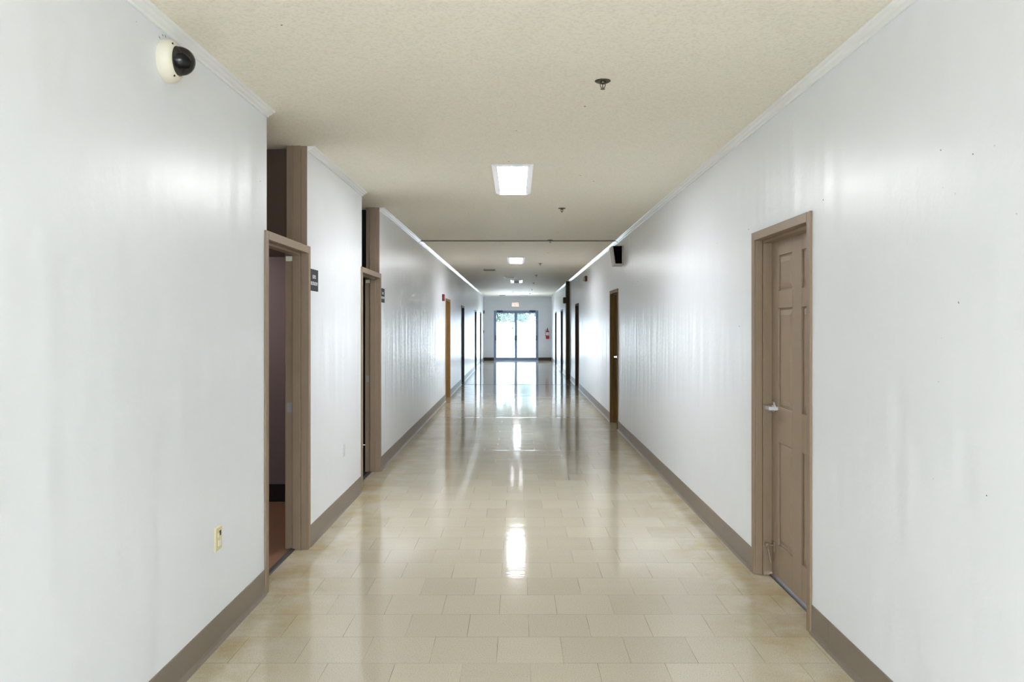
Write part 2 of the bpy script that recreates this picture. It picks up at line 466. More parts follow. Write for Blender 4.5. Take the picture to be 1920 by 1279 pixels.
# lobby walls behind the camera; wide glazed front added to daylight the corridor
mb = MB()
mb.box(-4.2, -4.05, LB, Y0, 0, ZC); mb.box(4.05, 4.2, LB, Y0, 0, ZC)
mb.box(-4.2, XL - TH, Y0 - 0.14, Y0, 0, ZC); mb.box(XR + TH, 4.2, Y0 - 0.14, Y0, 0, ZC)
mb.box(-4.2, 4.2, LB - 0.2, LB, 0, 0.25); mb.box(-4.2, 4.2, LB - 0.2, LB, 2.6, ZC)
mb.box(-4.2, -3.8, LB - 0.2, LB, 0.25, 2.6); mb.box(3.8, 4.2, LB - 0.2, LB, 0.25, 2.6)
wb = structure(mb.build('wall_back', M['wall']), 'white walls of the lobby behind the camera', 'wall')
w1 = empty('window_1', (0, LB - 0.1, 0.25)); structure(w1, 'unseen wide glazed lobby front added to daylight the near walls', 'window')
mb = MB()
for i in range(6):
    x = -3.8 + 7.6*i/5
    mb.box(x - 0.03, x + 0.03, LB - 0.15, LB - 0.05, 0.25, 2.6)
mb.box(-3.8, 3.8, LB - 0.15, LB - 0.05, 0.25, 0.31); mb.box(-3.8, 3.8, LB - 0.15, LB - 0.05, 2.54, 2.6)
mb.build('window_frame', M['aluminium'], w1)
MB().box(-3.77, 3.77, LB - 0.105, LB - 0.095, 0.31, 2.54).build('glazing', M['glass'], w1)

# ------------------------------------------------------------------ crown moulding and cove base
CROWN = [(0, -0.034), (0.010, -0.034), (0.014, -0.026), (0.026, -0.021), (0.036, -0.012), (0.046, -0.008), (0.052, 0.0), (0, 0.0)]
def crown_run(mb, side, a, b):
    x = XL if side < 0 else XR
    mb.prism([(x - side*u, ZC + v) for u, v in CROWN], 'y', a, b)
JOINT = 11.58                      # building expansion joint that crosses ceiling and trim
mb = MB()
for a, b in ((Y0, op(LEFT['boys'], 1)[0]), (op(LEFT['boys'], 1)[1], op(LEFT['girls'], 1)[0]), (op(LEFT['girls'], 1)[1], JOINT - 0.03), (JOINT + 0.03, 13.4), (13.404, 19.6), (19.61, YE)):
    crown_run(mb, -1, a, b)
structure(mb.build('trim_1', M['crown'], bevel=0.0015), 'white crown moulding along the top of the left wall', 'crown moulding')
mb = MB()
for a, b in ((Y0, JOINT - 0.03), (JOINT + 0.03, 18.9), (18.95, 22.2), (22.95, YE)):
    crown_run(mb, 1, a, b)
structure(mb.build('trim_2', M['crown'], bevel=0.0015), 'white crown moulding along the top of the right wall', 'crown moulding')
mb = MB(); mb.prism([(YE - u, ZC + v) for u, v in CROWN], 'x', XL, XR)
structure(mb.build('trim_3', M['crown']), 'white crown moulding above the glass doors on the end wall', 'crown moulding')
mb = MB(); mb.box(XL, XR, JOINT - 0.016, JOINT + 0.016, ZC - 0.012, ZC)
structure(mb.build('trim_4', M['joint']), 'dark joint strip crossing the ceiling beside the wall speaker', 'joint strip')
mb = MB(); mb.box(XL, XR, 20.455, 20.505, 0.0, 0.002)
structure(mb.build('trim_5', M['floor_joint']), 'thin dark joint strip crossing the far floor', 'joint strip')

def base_run(mb, side, a, b, h=0.143):
    x = XL if side < 0 else XR
    prof = [(0, 0), (0.016, 0), (0.015, 0.004), (0.008, 0.014), (0.0045, 0.028), (0.0045, h - 0.003), (0.002, h), (0, h)]
    mb.prism([(x - side*u, v) for u, v in prof], 'y', a, b)
mb = MB(); y = Y0
for k in LEFT:
    base_run(mb, -1, y, LEFT[k][0]); y = LEFT[k][1]
base_run(mb, -1, y, YE)
structure(mb.build('baseboard_left', M['base']), 'taupe rubber cove base along the left wall', 'baseboard')
mb = MB(); y = Y0
base_run(mb, 1, Y0, 3.75); base_run(mb, 1, 3.752, RIGHT['panel'][0]); y = RIGHT['panel'][1]
for k in ('oak', 'walnut'):
    base_run(mb, 1, y, RIGHT[k][0]); y = RIGHT[k][1]
base_run(mb, 1, y, 22.42); y = 22.78
for k in ('d4', 'd5'):
    base_run(mb, 1, y, RIGHT[k][0]); y = RIGHT[k][1]
base_run(mb, 1, y, YE)
structure(mb.build('baseboard_right', M['base']), 'taupe rubber cove base along the right wall', 'baseboard')
mb = MB()
mb.box(XL, DX0, YE - 0.02, YE, 0, 0.125); mb.box(DX1, XR, YE - 0.02, YE, 0, 0.125)
structure(mb.build('baseboard_end', M['dark_board'], bevel=0.003), 'dark wood skirting on both sides of the far glass doors', 'baseboard')

mb = MB(); mb.box(XR - 0.092, XR, 22.42, 22.78, 0, ZC)
structure(mb.build('trim_6', M['olive'], bevel=0.004), 'olive brown pilaster standing against the far right wall', 'pilaster')

# ------------------------------------------------------------------ hollow metal door frames and leaves
def door(idx, side, d, frame_mat, label, leaf_mat=None, leaf_kind='flush', depth=0.15, transom=False, saddle=True, lever=True, strike=False):
    y0, y1, top = d
    xf = XL if side < 0 else XR
    X = lambda w: xf + side*w          # w: depth into the wall, negative is proud of the corridor face
    root = empty('door_%d' % idx, (xf, (y0 + y1)/2, 0)); structure(root, label, 'door')
    F, LIN = 0.050, 0.025              # face width, lining thickness
    mb = MB()
    for s, e in ((y0, 1), (y1, -1)):   # jambs: face, lining, stop
        mb.box(X(-0.012), X(0.0), s, s + e*F, 0, top)
        mb.box(X(0.0), X(0.042), s + e*(REBATE + 0.005), s + e*F, 0, top - 0.02)
        mb.box(X(0.042), X(0.097), s + e*(REBATE + 0.005), s + e*(F + 0.016), 0, top - 0.02)
        mb.box(X(0.097), X(depth), s + e*(REBATE + 0.005), s + e*F, 0, top - 0.02)
    mb.box(X(-0.012), X(0.0), y0 + F, y1 - F, top - F, top)
    mb.box(X(0.0), X(0.042), y0 + F, y1 - F, top - F, top - 0.004)
    mb.box(X(0.042), X(0.097), y0 + F, y1 - F, top - F - 0.016, top - 0.004)
    mb.box(X(0.097), X(depth), y0 + F, y1 - F, top - F, top - 0.004)
    mb.build('door_frame', frame_mat, root, bevel=0.0025)
    if transom:                        # the frame profile carries on up to the ceiling beside the empty transom
        mb = MB()
        e, s = -1, y1
        zt = top - 0.004
        mb.box(X(0.0), X(0.040), s + e*(REBATE + 0.025), s + e*(F + 0.002), zt, ZC)
        mb.box(X(0.040), X(0.090), s + e*(REBATE + 0.025), s + e*(F + 0.016), zt, ZC)
        mb.box(X(0.090), X(0.098), s + e*(REBATE + 0.025), s + e*(F + 0.024), zt, ZC)
        mb.box(X(0.098), X(depth - 0.012), s + e*(REBATE + 0.025), s + e*(F + 0.010), zt, ZC)
        mb.build('transom_post', M['taupe'], root, bevel=0.002)
    if saddle:
        mb = MB(); mb.prism([(X(0.078), 0), (X(0.083), 0.007), (X(0.112), 0.007), (X(0.118), 0)], 'y', y0 + F, y1 - F)
        mb.build('threshold', M['saddle'], root)
    if strike:
        o = MB().box(X(0.104), X(0.138), y1 - F - 0.003, y1 - F + 0.001, 0.935, 1.0)
        o.build('strike_plate', M['strike'], root, bevel=0.001)
        MB().box(X(0.100), X(0.142), y1 - F - 0.016, y1 - F + 0.001, 1.965, 2.0).build('bumper', M['cream'], root, bevel=0.004)
    if leaf_mat is not None:
        wl_ = 0.097
        a, b_ = y0 + F + 0.004, y1 - F - 0.004
        zb, zt = 0.016, top - F - 0.004
        mb = MB()
        if leaf_kind == 'six_panel':
            mb.box(X(wl_ + 0.012), X(wl_ + 0.044), a, b_, zb, zt)
            st, mu = 0.125, 0.150
            cols = [(a + st, (a + b_)/2 - mu/2), ((a + b_)/2 + mu/2, b_ - st)]
            rows = [(0.215, 0.83), (1.045, 1.63), (1.735, 1.945)]
            def fb(u0, u1, v0, v1): mb.box(X(wl_), X(wl_ + 0.012), u0, u1, v0, v1)
            fb(a, cols[0][0], zb, zt); fb(cols[0][1], cols[1][0], zb, zt); fb(cols[1][1], b_, zb, zt)
            zz = [zb] + [v for r in rows for v in r] + [zt]
            for i in range(0, len(zz), 2):
                for u0, u1 in cols: fb(u0, u1, zz[i], zz[i + 1])
            for u0, u1 in cols:
                for v0, v1 in rows:
                    g, h = 0.010, 0.042
                    mb.hexa([(X(wl_ + 0.012), u0 + g, v0 + g), (X(wl_ + 0.012), u1 - g, v0 + g), (X(wl_ + 0.012), u1 - g, v1 - g), (X(wl_ + 0.012), u0 + g, v1 - g),
                             (X(wl_ + 0.001), u0 + h, v0 + h), (X(wl_ + 0.001), u1 - h, v0 + h), (X(wl_ + 0.001), u1 - h, v1 - h), (X(wl_ + 0.001), u0 + h, v1 - h)])
        else:
            mb.box(X(wl_), X(wl_ + 0.044), a, b_, zb, zt)
        mb.build('door_leaf', leaf_mat, root, bevel=0.002)
        if lever:
            ys = b_ - 0.055 if leaf_kind == 'six_panel' else b_ - 0.05
            lv = MB().lathe([(0.034, 0), (0.034, 0.006), (0.028, 0.012), (0.013, 0.013), (0.012, 0.062)], (X(wl_), ys, 1.035), (-side, 0, 0), 24)
            p = 0.062                  # lever arm: out, along the door, and back toward it
            lv.prism([(X(wl_ - p - 0.004), ys + 0.018), (X(wl_ - p - 0.006), ys - 0.020), (X(wl_ - p - 0.002), ys - 0.098), (X(wl_ - 0.012), ys - 0.104),
                      (X(wl_ - 0.012), ys - 0.092), (X(wl_ - p + 0.012), ys - 0.084), (X(wl_ - p + 0.008), ys - 0.016), (X(wl_ - p + 0.008), ys + 0.018)], 'z', 1.022, 1.046)
            lv.build('lever_handle', M['chrome'], root, bevel=0.002, smooth=False)
    return root

door(1, -1, LEFT['boys'], M['taupe'], 'open taupe doorway beside the boys restroom sign, its transom missing', transom=True, strike=True)
door(2, -1, LEFT['girls'], M['taupe'], 'open taupe doorway with black room beyond, second on the left wall', transom=True, strike=True)
door(3, -1, LEFT['ochre'], M['golden'], 'ochre brown door frame on the left wall beside the red alarm', M['golden'], depth=0.14, lever=False)
door(4, -1, LEFT['d4'], M['ebony'], 'black doorway on the left wall next after the ochre frame', M['ebony'], depth=0.14, lever=False)
door(5, -1, LEFT['d5'], M['ebony'], 'black doorway on the left wall, second before the far end', M['ebony'], depth=0.14, lever=False)
door(6, -1, LEFT['d6'], M['ebony'], 'black doorway on the left wall closest to the far end', M['ebony'], depth=0.14, lever=False)
d7 = door(7, 1, RIGHT['panel'], M['taupe'], 'taupe six-panel door with chrome lever on the right wall', M['taupe_door'], 'six_panel', depth=0.145)
door(8, 1, RIGHT['oak'], M['oak'], 'brown wood door with chrome lever on the right wall below the speaker', M['oak'], depth=0.14)
door(9, 1, RIGHT['walnut'], M['walnut'], 'dark brown door on the right wall just before the olive pilaster', M['walnut'], depth=0.14, lever=False)
door(10, 1, RIGHT['d4'], M['ebony'], 'black door on the right wall just past the olive pilaster', M['ebony'], depth=0.14, lever=False)
door(11, 1, RIGHT['d5'], M['ebony'], 'black door on the right wall closest to the fire extinguisher', M['ebony'], depth=0.14, lever=False)

# flip-down door holder low on the six-panel leaf
ya = RIGHT['panel'][1] - 0.05 - 0.045
xa = XR + 0.097
mb = MB()
mb.box(xa - 0.006, xa, ya - 0.02, ya + 0.02, 0.155, 0.215)
mb.tube([(xa - 0.006, ya, 0.19), (xa - 0.030, ya, 0.195), (xa - 0.034, ya - 0.004, 0.17), (xa - 0.020, ya - 0.016, 0.085)], 0.007, 10)
mb.lathe([(0.012, 0), (0.014, 0.008), (0.010, 0.018)], (xa - 0.032, ya, 0.196), (-1, 0, 0), 12)
mb.build('door_holder', M['taupe'], d7, bevel=0.001)

# ------------------------------------------------------------------ what lies behind the two open doorways
xb = XL - TH
def shell(mb, xa, xc, ya, yc, za, zc, t=0.1, skip_bottom=True):
    mb.box(xa, xc, ya - t, ya, za, zc); mb.box(xa, xc, yc, yc + t, za, zc); mb.box(xa - t, xa, ya - t, yc + t, za, zc)
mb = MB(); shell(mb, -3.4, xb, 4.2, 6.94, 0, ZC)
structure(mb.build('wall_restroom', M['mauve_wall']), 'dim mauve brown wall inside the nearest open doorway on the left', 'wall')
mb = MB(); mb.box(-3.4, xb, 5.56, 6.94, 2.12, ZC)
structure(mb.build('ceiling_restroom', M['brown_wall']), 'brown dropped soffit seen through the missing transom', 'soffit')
mb = MB(); mb.box(-3.4, XL - 0.10, 4.2, 6.94, -0.05, -0.001)
structure(mb.build('floor_restroom', M['red_tile']), 'red brown floor inside the nearest open doorway', 'floor')
mb = MB(); mb.box(-3.4, xb, 6.925, 6.94, 0, 0.15)
structure(mb.build('baseboard_restroom', M['black']), 'black cove base inside the nearest open doorway', 'baseboard')
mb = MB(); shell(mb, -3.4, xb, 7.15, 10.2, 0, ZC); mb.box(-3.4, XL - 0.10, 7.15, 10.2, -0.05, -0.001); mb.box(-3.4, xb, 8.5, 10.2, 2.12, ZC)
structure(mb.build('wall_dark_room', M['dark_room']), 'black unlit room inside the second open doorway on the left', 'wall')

rl = empty('restroom_fill_lamp', (-2.55, 6.2, 2.12)); tag(rl, 'unseen lamp added under the soffit to brighten the nearest open doorway', 'ceiling light')
MB().lathe([(0.0, -0.035), (0.05, -0.033), (0.08, -0.018), (0.085, 0.0)], (-2.55, 6.2, 2.12), n=20).build('lamp_cover', M['restroom_fill'], rl, smooth=True)
# ------------------------------------------------------------------ double glass door at the far end
root = empty('door_12', ((DX0 + DX1)/2, YE, 0)); structure(root, 'blue grey aluminium double glass doors at the far end', 'door')
yf0, yf1 = YE + 0.02, YE + 0.075
mb = MB()
mb.box(DX0, DX0 + 0.055, YE - 0.01, YE + 0.12, 0, DZ); mb.box(DX1 - 0.055, DX1, YE - 0.01, YE + 0.12, 0, DZ)
mb.box(DX0 + 0.055, DX1 - 0.055, YE - 0.01, YE + 0.12, DZ - 0.055, DZ)
mb.box(DX0 + 0.055, DX0 + 0.072, YE + 0.077, YE + 0.12, 0, DZ - 0.055); mb.box(DX1 - 0.072, DX1 - 0.055, YE + 0.077, YE + 0.12, 0, DZ - 0.055)
mb.box(-0.078, -0.046, YE + 0.077, YE + 0.09, 0.01, DZ - 0.055); mb.box(DX0 + 0.055, DX1 - 0.055, YE + 0.077, YE + 0.12, DZ - 0.072, DZ - 0.055)
mb.box(DX0 + 0.055, DX1 - 0.055, YE + 0.0, YE + 0.12, 0, 0.008)
mb.build('door_frame', M['aluminium'], root, bevel=0.003)
mid = (DX0 + DX1)/2 + 0.0
mid = -0.062
for a, b_, hinge in ((DX0 + 0.056, mid - 0.001, -1), (mid + 0.001, DX1 - 0.056, 1)):
    lf = MB()
    s = 0.056
    lf.box(a, a + s, yf0, yf1, 0.01, DZ - 0.058); lf.box(b_ - s, b_, yf0, yf1, 0.01, DZ - 0.058)
    lf.box(a + s, b_ - s, yf0, yf1, 0.01, 0.125); lf.box(a + s, b_ - s, yf0, yf1, DZ - 0.058 - 0.055, DZ - 0.058)
    leaf = lf.build('door_leaf', M['aluminium'], root, bevel=0.003)
    MB().box(a + s, b_ - s, YE + 0.044, YE + 0.050, 0.125, DZ - 0.113).build('glass_pane', M['glass'], leaf)
    pb = MB().tube([(a + 0.01, yf0 - 0.05, 0.93), (b_ - 0.01, yf0 - 0.05, 0.93)], 0.016, 12)
    pb.build('push_bar', M['grey_metal'], leaf, smooth=True)
    lc = MB()
    lc.box(a + 0.002, a + 0.045, yf0 - 0.065, yf0, 0.86, 1.07) ; lc.box(b_ - 0.045, b_ - 0.002, yf0 - 0.065, yf0, 0.86, 1.07)
    lc.build('latch_case', M['dark_metal'], leaf, bevel=0.004)
    xc = a + 0.20 if hinge < 0 else b_ - 0.20
    cl = MB().box(xc - 0.13, xc + 0.13, YE - 0.065, YE - 0.011, DZ - 0.055, DZ + 0.005)
    cl.box(xc - 0.02, xc + 0.02, YE - 0.04, YE + 0.02, DZ - 0.10, DZ - 0.055)
    cl.build('door_closer', M['dark_metal'], root, bevel=0.004)
MB().box(mid - 0.19, mid - 0.11, yf0 + 0.020, yf0 + 0.024, 1.36, 1.41).build('sticker', M['dark_metal'], root)

# ------------------------------------------------------------------ ceiling lights
def ceiling_light(name, xc, ya, yb, label, lit='centre'):
    w, yl = 0.322, yb - ya
    root = empty(name, (xc, (ya + yb)/2, ZC))
    tag(root, label, 'ceiling light', 'fluorescent ceiling lights down the corridor')
    h = 0.015
    mb = MB()                          # shallow housing with end plates
    mb.box(xc - w/2, xc + w/2, ya + 0.006, yb - 0.006, ZC - 0.008, ZC - 0.0005)
    mb.prism([(xc - w/2, ZC - 0.0005), (xc + w/2, ZC - 0.0005), (xc + 0.128, ZC - h - 0.003), (xc - 0.128, ZC - h - 0.003)], 'y', ya, ya + 0.006)
    mb.prism([(xc - w/2, ZC - 0.0005), (xc + w/2, ZC - 0.0005), (xc + 0.128, ZC - h - 0.003), (xc - 0.128, ZC - h - 0.003)], 'y', yb - 0.006, yb)
    mb.build('housing', M['light_frame'], root, bevel=0.001)
    for s in (-1, 1):
        sd = MB()
        sd.prism([(xc + s*(w/2 - 0.002), ZC - 0.008), (xc + s*0.122, ZC - h), (xc + s*(0.114 if lit != 'sides' else 0.076), ZC - h), (xc + s*(0.114 if lit != 'sides' else 0.076), ZC - 0.008)], 'y', ya + 0.006, yb - 0.006)
        sd.build('lens_side', M['lens_glint'] if lit == 'sides' else M['side_glow'], root)
    dw = 0.075 if lit == 'sides' else 0.113
    MB().box(xc - dw, xc + dw, ya + 0.0065, yb - 0.0065, ZC - h - 0.001, ZC - 0.009).build('diffuser', {'centre': M['diffuser'], 'weak': M['added_diffuser_glow'], 'sides': M['lamp_off']}[lit], root, bevel=0.003)
    return root
ceiling_light('ceiling_light', -0.038, 6.08, 7.40, 'long lit ceiling light nearest the camera, largest of the row')
ceiling_light('ceiling_light', -0.024, 14.42, 15.74, 'lit ceiling light just beyond the dark ceiling joint strip')
ceiling_light('ceiling_light', -0.022, 21.75, 23.05, 'unlit ceiling light with dark middle and two painted bright sides', lit='sides')
ceiling_light('ceiling_light', -0.012, 29.5, 30.8, 'farthest ceiling light with added glow, just before the exit sign', lit='weak')
# panel lights added out of view to brighten the near end of the corridor
for i, (lx, ly) in enumerate(((-2.4, -1.6), (0.0, -1.6), (2.4, -1.6), (-2.4, -4.0), (0.0, -4.0), (2.4, -4.0))):
    t = empty('lobby_fill_light', (lx, ly, ZC)); tag(t, 'unseen square panel light added in the lobby to brighten the near corridor', 'ceiling light', 'added panel lights in the lobby')
    MB().box(lx - 0.62, lx + 0.62, ly - 0.62, ly + 0.62, ZC - 0.012, ZC).build('panel_frame', M['light_frame'], t)
    MB().box(lx - 0.59, lx + 0.59, ly - 0.59, ly + 0.59, ZC - 0.016, ZC - 0.012).build('diffuser', M['panel'], t)

# ------------------------------------------------------------------ sprinklers
def make_sprinkler():
    root = empty('sprinkler_head', (0, 0, 0)); root.location = (0, 0, 0)
    MB().lathe([(0.006, 0), (0.040, -0.0005), (0.0395, -0.003), (0.030, -0.008), (0.018, -0.006), (0.010, -0.006)], (0, 0, 0), n=36).build('escutcheon', M['bronze'], root, smooth=True)
    b = MB().lathe([(0.013, -0.004), (0.013, -0.012), (0.010, -0.016), (0.0, -0.016)], (0, 0, 0), n=20)
    b.tube([(-0.011, 0, -0.012), (-0.0125, 0, -0.022), (-0.010, 0, -0.031), (-0.003, 0, -0.038)], 0.0022, 8)
    b.tube([(0.011, 0, -0.012), (0.0125, 0, -0.022), (0.010, 0, -0.031), (0.003, 0, -0.038)], 0.0022, 8)
    b.tube([(0, 0, -0.012), (0, 0, -0.038)], 0.0020, 8)
    b.build('sprinkler_body', M['bronze'], root, smooth=True)
    MB().lathe([(0.0, -0.036), (0.006, -0.037), (0.012, -0.041), (0.0115, -0.0425), (0.0, -0.0415)], (0, 0, 0), n=16).build('deflector', M['bronze'], root)
    return root
spr = make_sprinkler()
SP = [(0.427, 4.0, 'dark bronze sprinkler head nearest the camera on the open ceiling'),
      (0.466, 8.37, 'dark bronze sprinkler head just past the first ceiling light'),
      (0.473, 11.50, 'dark sprinkler head right beside the ceiling joint strip'),
      (0.455, 15.9, 'sprinkler head just past the second ceiling light'),
      (0.466, 19.6, 'sprinkler head between the second and third ceiling lights'),
      (0.472, 23.2, 'sprinkler head beside the ceiling light with the dark middle'),
      (0.504, 27.5, 'sprinkler head between the third and farthest ceiling lights'),
      (0.485, 31.0, 'sprinkler head farthest away, before the exit sign')]
for i, (x, y, lab) in enumerate(SP):
    o = spr if i == 0 else copy_tree(spr)
    o.location = (x, y, ZC)
    tag(o, lab, 'sprinkler', 'sprinkler heads along the ceiling')

# ------------------------------------------------------------------ ceiling vents and detector
def vent(x0, x1, y0, y1, mat, label):
    root = empty('ceiling_vent', ((x0 + x1)/2, (y0 + y1)/2, ZC)); tag(root, label, 'vent', 'air vents in the ceiling')
    mb = MB(); t = 0.022
    mb.box(x0, x1, y0, y0 + t, ZC - 0.014, ZC); mb.box(x0, x1, y1 - t, y1, ZC - 0.014, ZC)
    mb.box(x0, x0 + t, y0 + t, y1 - t, ZC - 0.014, ZC); mb.box(x1 - t, x1, y0 + t, y1 - t, ZC - 0.014, ZC)
    mb.build('vent_frame', mat, root, bevel=0.002)
    mb = MB(); n = 8
    for i in range(n):
        y = y0 + t + (y1 - y0 - 2*t)*(i + 0.2)/n
        mb.hexa([(x0 + t, y, ZC - 0.011), (x1 - t, y, ZC - 0.011), (x1 - t, y + 0.002, ZC - 0.011), (x0 + t, y + 0.002, ZC - 0.011),
                 (x0 + t, y + 0.014, ZC - 0.001), (x1 - t, y + 0.014, ZC - 0.001), (x1 - t, y + 0.016, ZC - 0.001), (x0 + t, y + 0.016, ZC - 0.001)])
    mb.build('louvre', mat, root)
vent(-0.75, -0.485, 17.6, 17.95, M['vent'], 'tan ceiling vent left of the second lit ceiling light')
vent(-0.335, -0.065, 20.3, 20.8, M['cream'], 'cream ceiling vent just before the light with the dark middle')
vent(-0.73, -0.50, 32.9, 33.2, M['vent'], 'small tan ceiling vent at the far end left of the exit sign')
o = MB().lathe([(0.0, -0.030), (0.030, -0.030), (0.044, -0.022), (0.050, -0.008), (0.050, 0.0)], (0, 0, 0), n=28).build('smoke_detector', M['cream'], smooth=True)
o.location = (-0.258, 11.95, ZC); tag(o, 'small cream round detector on the ceiling just past the joint strip', 'smoke detector')

# ------------------------------------------------------------------ dome camera on the left wall
CY, CZ = 3.255, 2.604
root = empty('security_camera', (XL, CY, CZ)); tag(root, 'cream dome security camera high on the left wall', 'security camera')
MB().lathe([(0.083, 0), (0.0845, 0.006), (0.0845, 0.034), (0.080, 0.040), (0.079, 0.044), (0.070, 0.053), (0.060, 0.056), (0.058, 0.050), (0.0, 0.048)], (XL, CY, CZ), (1, 0, 0), 48).build('camera_base', M['cream'], root, smooth=True)
ax = Vector((1, 0.0, -0.10)).normalized()
R = 0.057
prof = [(R, 0.0), (R, 0.016)] + [(R*math.cos(t), 0.016 + R*math.sin(t)) for t in [PI/2*i/10 for i in range(1, 10)]] + [(0, 0.016 + R)]
MB().lathe(prof, (XL + 0.049, CY, CZ + 0.002), ax, 40, cap=False).build('dome', M['dome'], root, smooth=True)
ball = MB().lathe([(0.0, -0.034), (0.016, -0.030), (0.028, -0.018), (0.033, 0.0), (0.028, 0.018), (0.020, 0.028), (0.017, 0.034), (0.0, 0.034)], (XL + 0.068, CY, CZ), (0.75, 0.62, -0.22), 24)
ball.build('camera_eye', M['eye'], root, smooth=True)
MB().lathe([(0.0155, 0), (0.0155, 0.004), (0.010, 0.006), (0.0, 0.007)], Vector((XL + 0.068, CY, CZ)) + Vector((0.75, -0.62, -0.1)).normalized()*0.031, (0.75, -0.62, -0.1), 20).build('lens', M['lens'], root, smooth=True)
for a in (38, 158, 278):
    yy, zz = CY + 0.0715*math.cos(math.radians(a + 90)), CZ + 0.0715*math.sin(math.radians(a + 90))
    MB().lathe([(0.0, 0.0), (0.0045, 0.0), (0.0045, 0.004), (0.0, 0.004)], (XL + 0.0495, yy, zz), (1, 0, 0), 10).build('screw', M['black'], root)

# ------------------------------------------------------------------ signs
def wall_sign(y0, y1, zc, h, l1, l2, label, band):
    root = empty('restroom_sign', (XL, (y0 + y1)/2, zc)); tag(root, label, 'sign', 'restroom door signs')
    MB().box(XL, XL + 0.005, y0, y1, zc - h/2, zc + h/2).build('sign_plate', M['sign'], root, bevel=0.001)
    def mtx(z): return Matrix(((0, 0, 1, XL + 0.0055), (1, 0, 0, (y0 + y1)/2), (0, 1, 0, z), (0, 0, 0, 1)))
    # facing +X the reader stands in the corridor: text runs along +Y
    text_mesh('lettering', l1, 0.037, 0.0008, M['letter'], root, mtx(zc + 0.022), 1.0)
    text_mesh('lettering', l2, 0.035, 0.0008, M['letter'], root, mtx(zc - 0.025), 1.0)
wall_sign(5.515, 5.745, 1.845, 0.152, 'BOYS', 'RESTROOM', 'dark grey sign reading BOYS RESTROOM beside the nearest open doorway', True)
wall_sign(8.400, 8.620, 1.843, 0.150, 'GIRLS', 'RESTROOM', 'dark grey restroom sign beside the second open doorway', True)

# ------------------------------------------------------------------ wall plates
def plate(yc, zc, w, h, mat, label, jack):
    root = empty('wall_outlet', (XL, yc, zc)); tag(root, label, 'wall outlet', 'outlet plates low on the left wall')
    MB().hexa([(XL, yc - w/2, zc - h/2), (XL, yc + w/2, zc - h/2), (XL, yc + w/2, zc + h/2), (XL, yc - w/2, zc + h/2),
               (XL + 0.006, yc - w/2 + 0.006, zc - h/2 + 0.006), (XL + 0.006, yc + w/2 - 0.006, zc - h/2 + 0.006), (XL + 0.006, yc + w/2 - 0.006, zc + h/2 - 0.006), (XL + 0.006, yc - w/2 + 0.006, zc + h/2 - 0.006)]).build('cover_plate', mat, root, bevel=0.0015)
    if jack:
        MB().box(XL + 0.006, XL + 0.0075, yc + 0.004, yc + 0.026, zc + 0.012, zc + 0.036).build('jack_opening', M['black'], root, bevel=0.001)
        MB().box(XL + 0.006, XL + 0.010, yc - 0.012, yc + 0.020, zc - 0.036, zc - 0.006).build('jack_cover', M['cream'], root, bevel=0.002)
        MB().box(XL + 0.006, XL + 0.009, yc - 0.016, yc + 0.002, zc + 0.008, zc + 0.026).build('jack_cover', M['cream'], root, bevel=0.001)
    else:
        for s in (-1, 1):
            MB().lathe([(0.0165, 0), (0.016, 0.003), (0, 0.003)], (XL + 0.006, yc, zc + s*0.020), (1, 0, 0), 18).build('socket', M['grey_plastic'], root)
plate(3.832, 0.508, 0.088, 0.118, M['ivory'], 'yellowed ivory jack plate low on the near left wall', True)
plate(6.610, 0.497, 0.072, 0.114, M['grey_plastic'], 'pale outlet plate on left wall between the two open doorways', False)

# ------------------------------------------------------------------ fire alarm, horn, small devices
root = empty('fire_alarm', (XL, 15.3, 2.05)); tag(root, 'dark red fire alarm strobe before the ochre door frame', 'fire alarm')
MB().box(XL, XL + 0.045, 15.24, 15.36, 1.985, 2.115).build('alarm_body', M['dark_red'], root, bevel=0.004)
MB().box(XL + 0.045, XL + 0.060, 15.27, 15.33, 2.03, 2.10).build('strobe_lens', M['white_plastic'], root, bevel=0.004)

root = empty('alarm_horn', (XR, 16.85, 2.50)); tag(root, 'beige wall horn with dark side high on the right wall past the speaker', 'alarm horn')
MB().box(XR - 0.045, XR, 16.72, 16.95, 2.445, 2.555).build('horn_body', M['walnut'], root, bevel=0.004)
MB().box(XR - 0.075, XR - 0.045, 16.80, 16.93, 2.455, 2.530).build('horn_cover', M['beige'], root, bevel=0.006)

root = empty('wall_box', (XR - 0.092, 22.6, 2.22)); tag(root, 'small brown box fixed high on the side of the olive pilaster', 'junction box')
MB().box(XR - 0.165, XR - 0.092, 22.50, 22.68, 2.135, 2.305).build('box_body', M['walnut'], root, bevel=0.004)
MB().box(XR - 0.172, XR - 0.165, 22.52, 22.66, 2.155, 2.285).build('cover_plate', M['olive'], root, bevel=0.002)

root = empty('light_switch', (XL, 33.85, 1.24)); tag(root, 'small dark switch plate on the left wall by the far glass doors', 'light switch')
MB().box(XL, XL + 0.018, 33.80, 33.90, 1.18, 1.30).build('switch_plate', M['dark_board'], root, bevel=0.002)
MB().box(XL + 0.018, XL + 0.032, 33.835, 33.865, 1.225, 1.255).build('toggle', M['beige'], root, bevel=0.002)
root = empty('alarm_sounder', (XL, 33.85, 2.07)); tag(root, 'small dark sounder high on the left wall by the far glass doors', 'alarm sounder')
MB().box(XL, XL + 0.035, 33.78, 33.92, 2.0, 2.14).build('sounder_body', M['dark_board'], root, bevel=0.004)
MB().lathe([(0.045, 0), (0.040, 0.008), (0, 0.008)], (XL + 0.035, 33.85, 2.07), (1, 0, 0), 18).build('sounder_grille', M['black'], root)

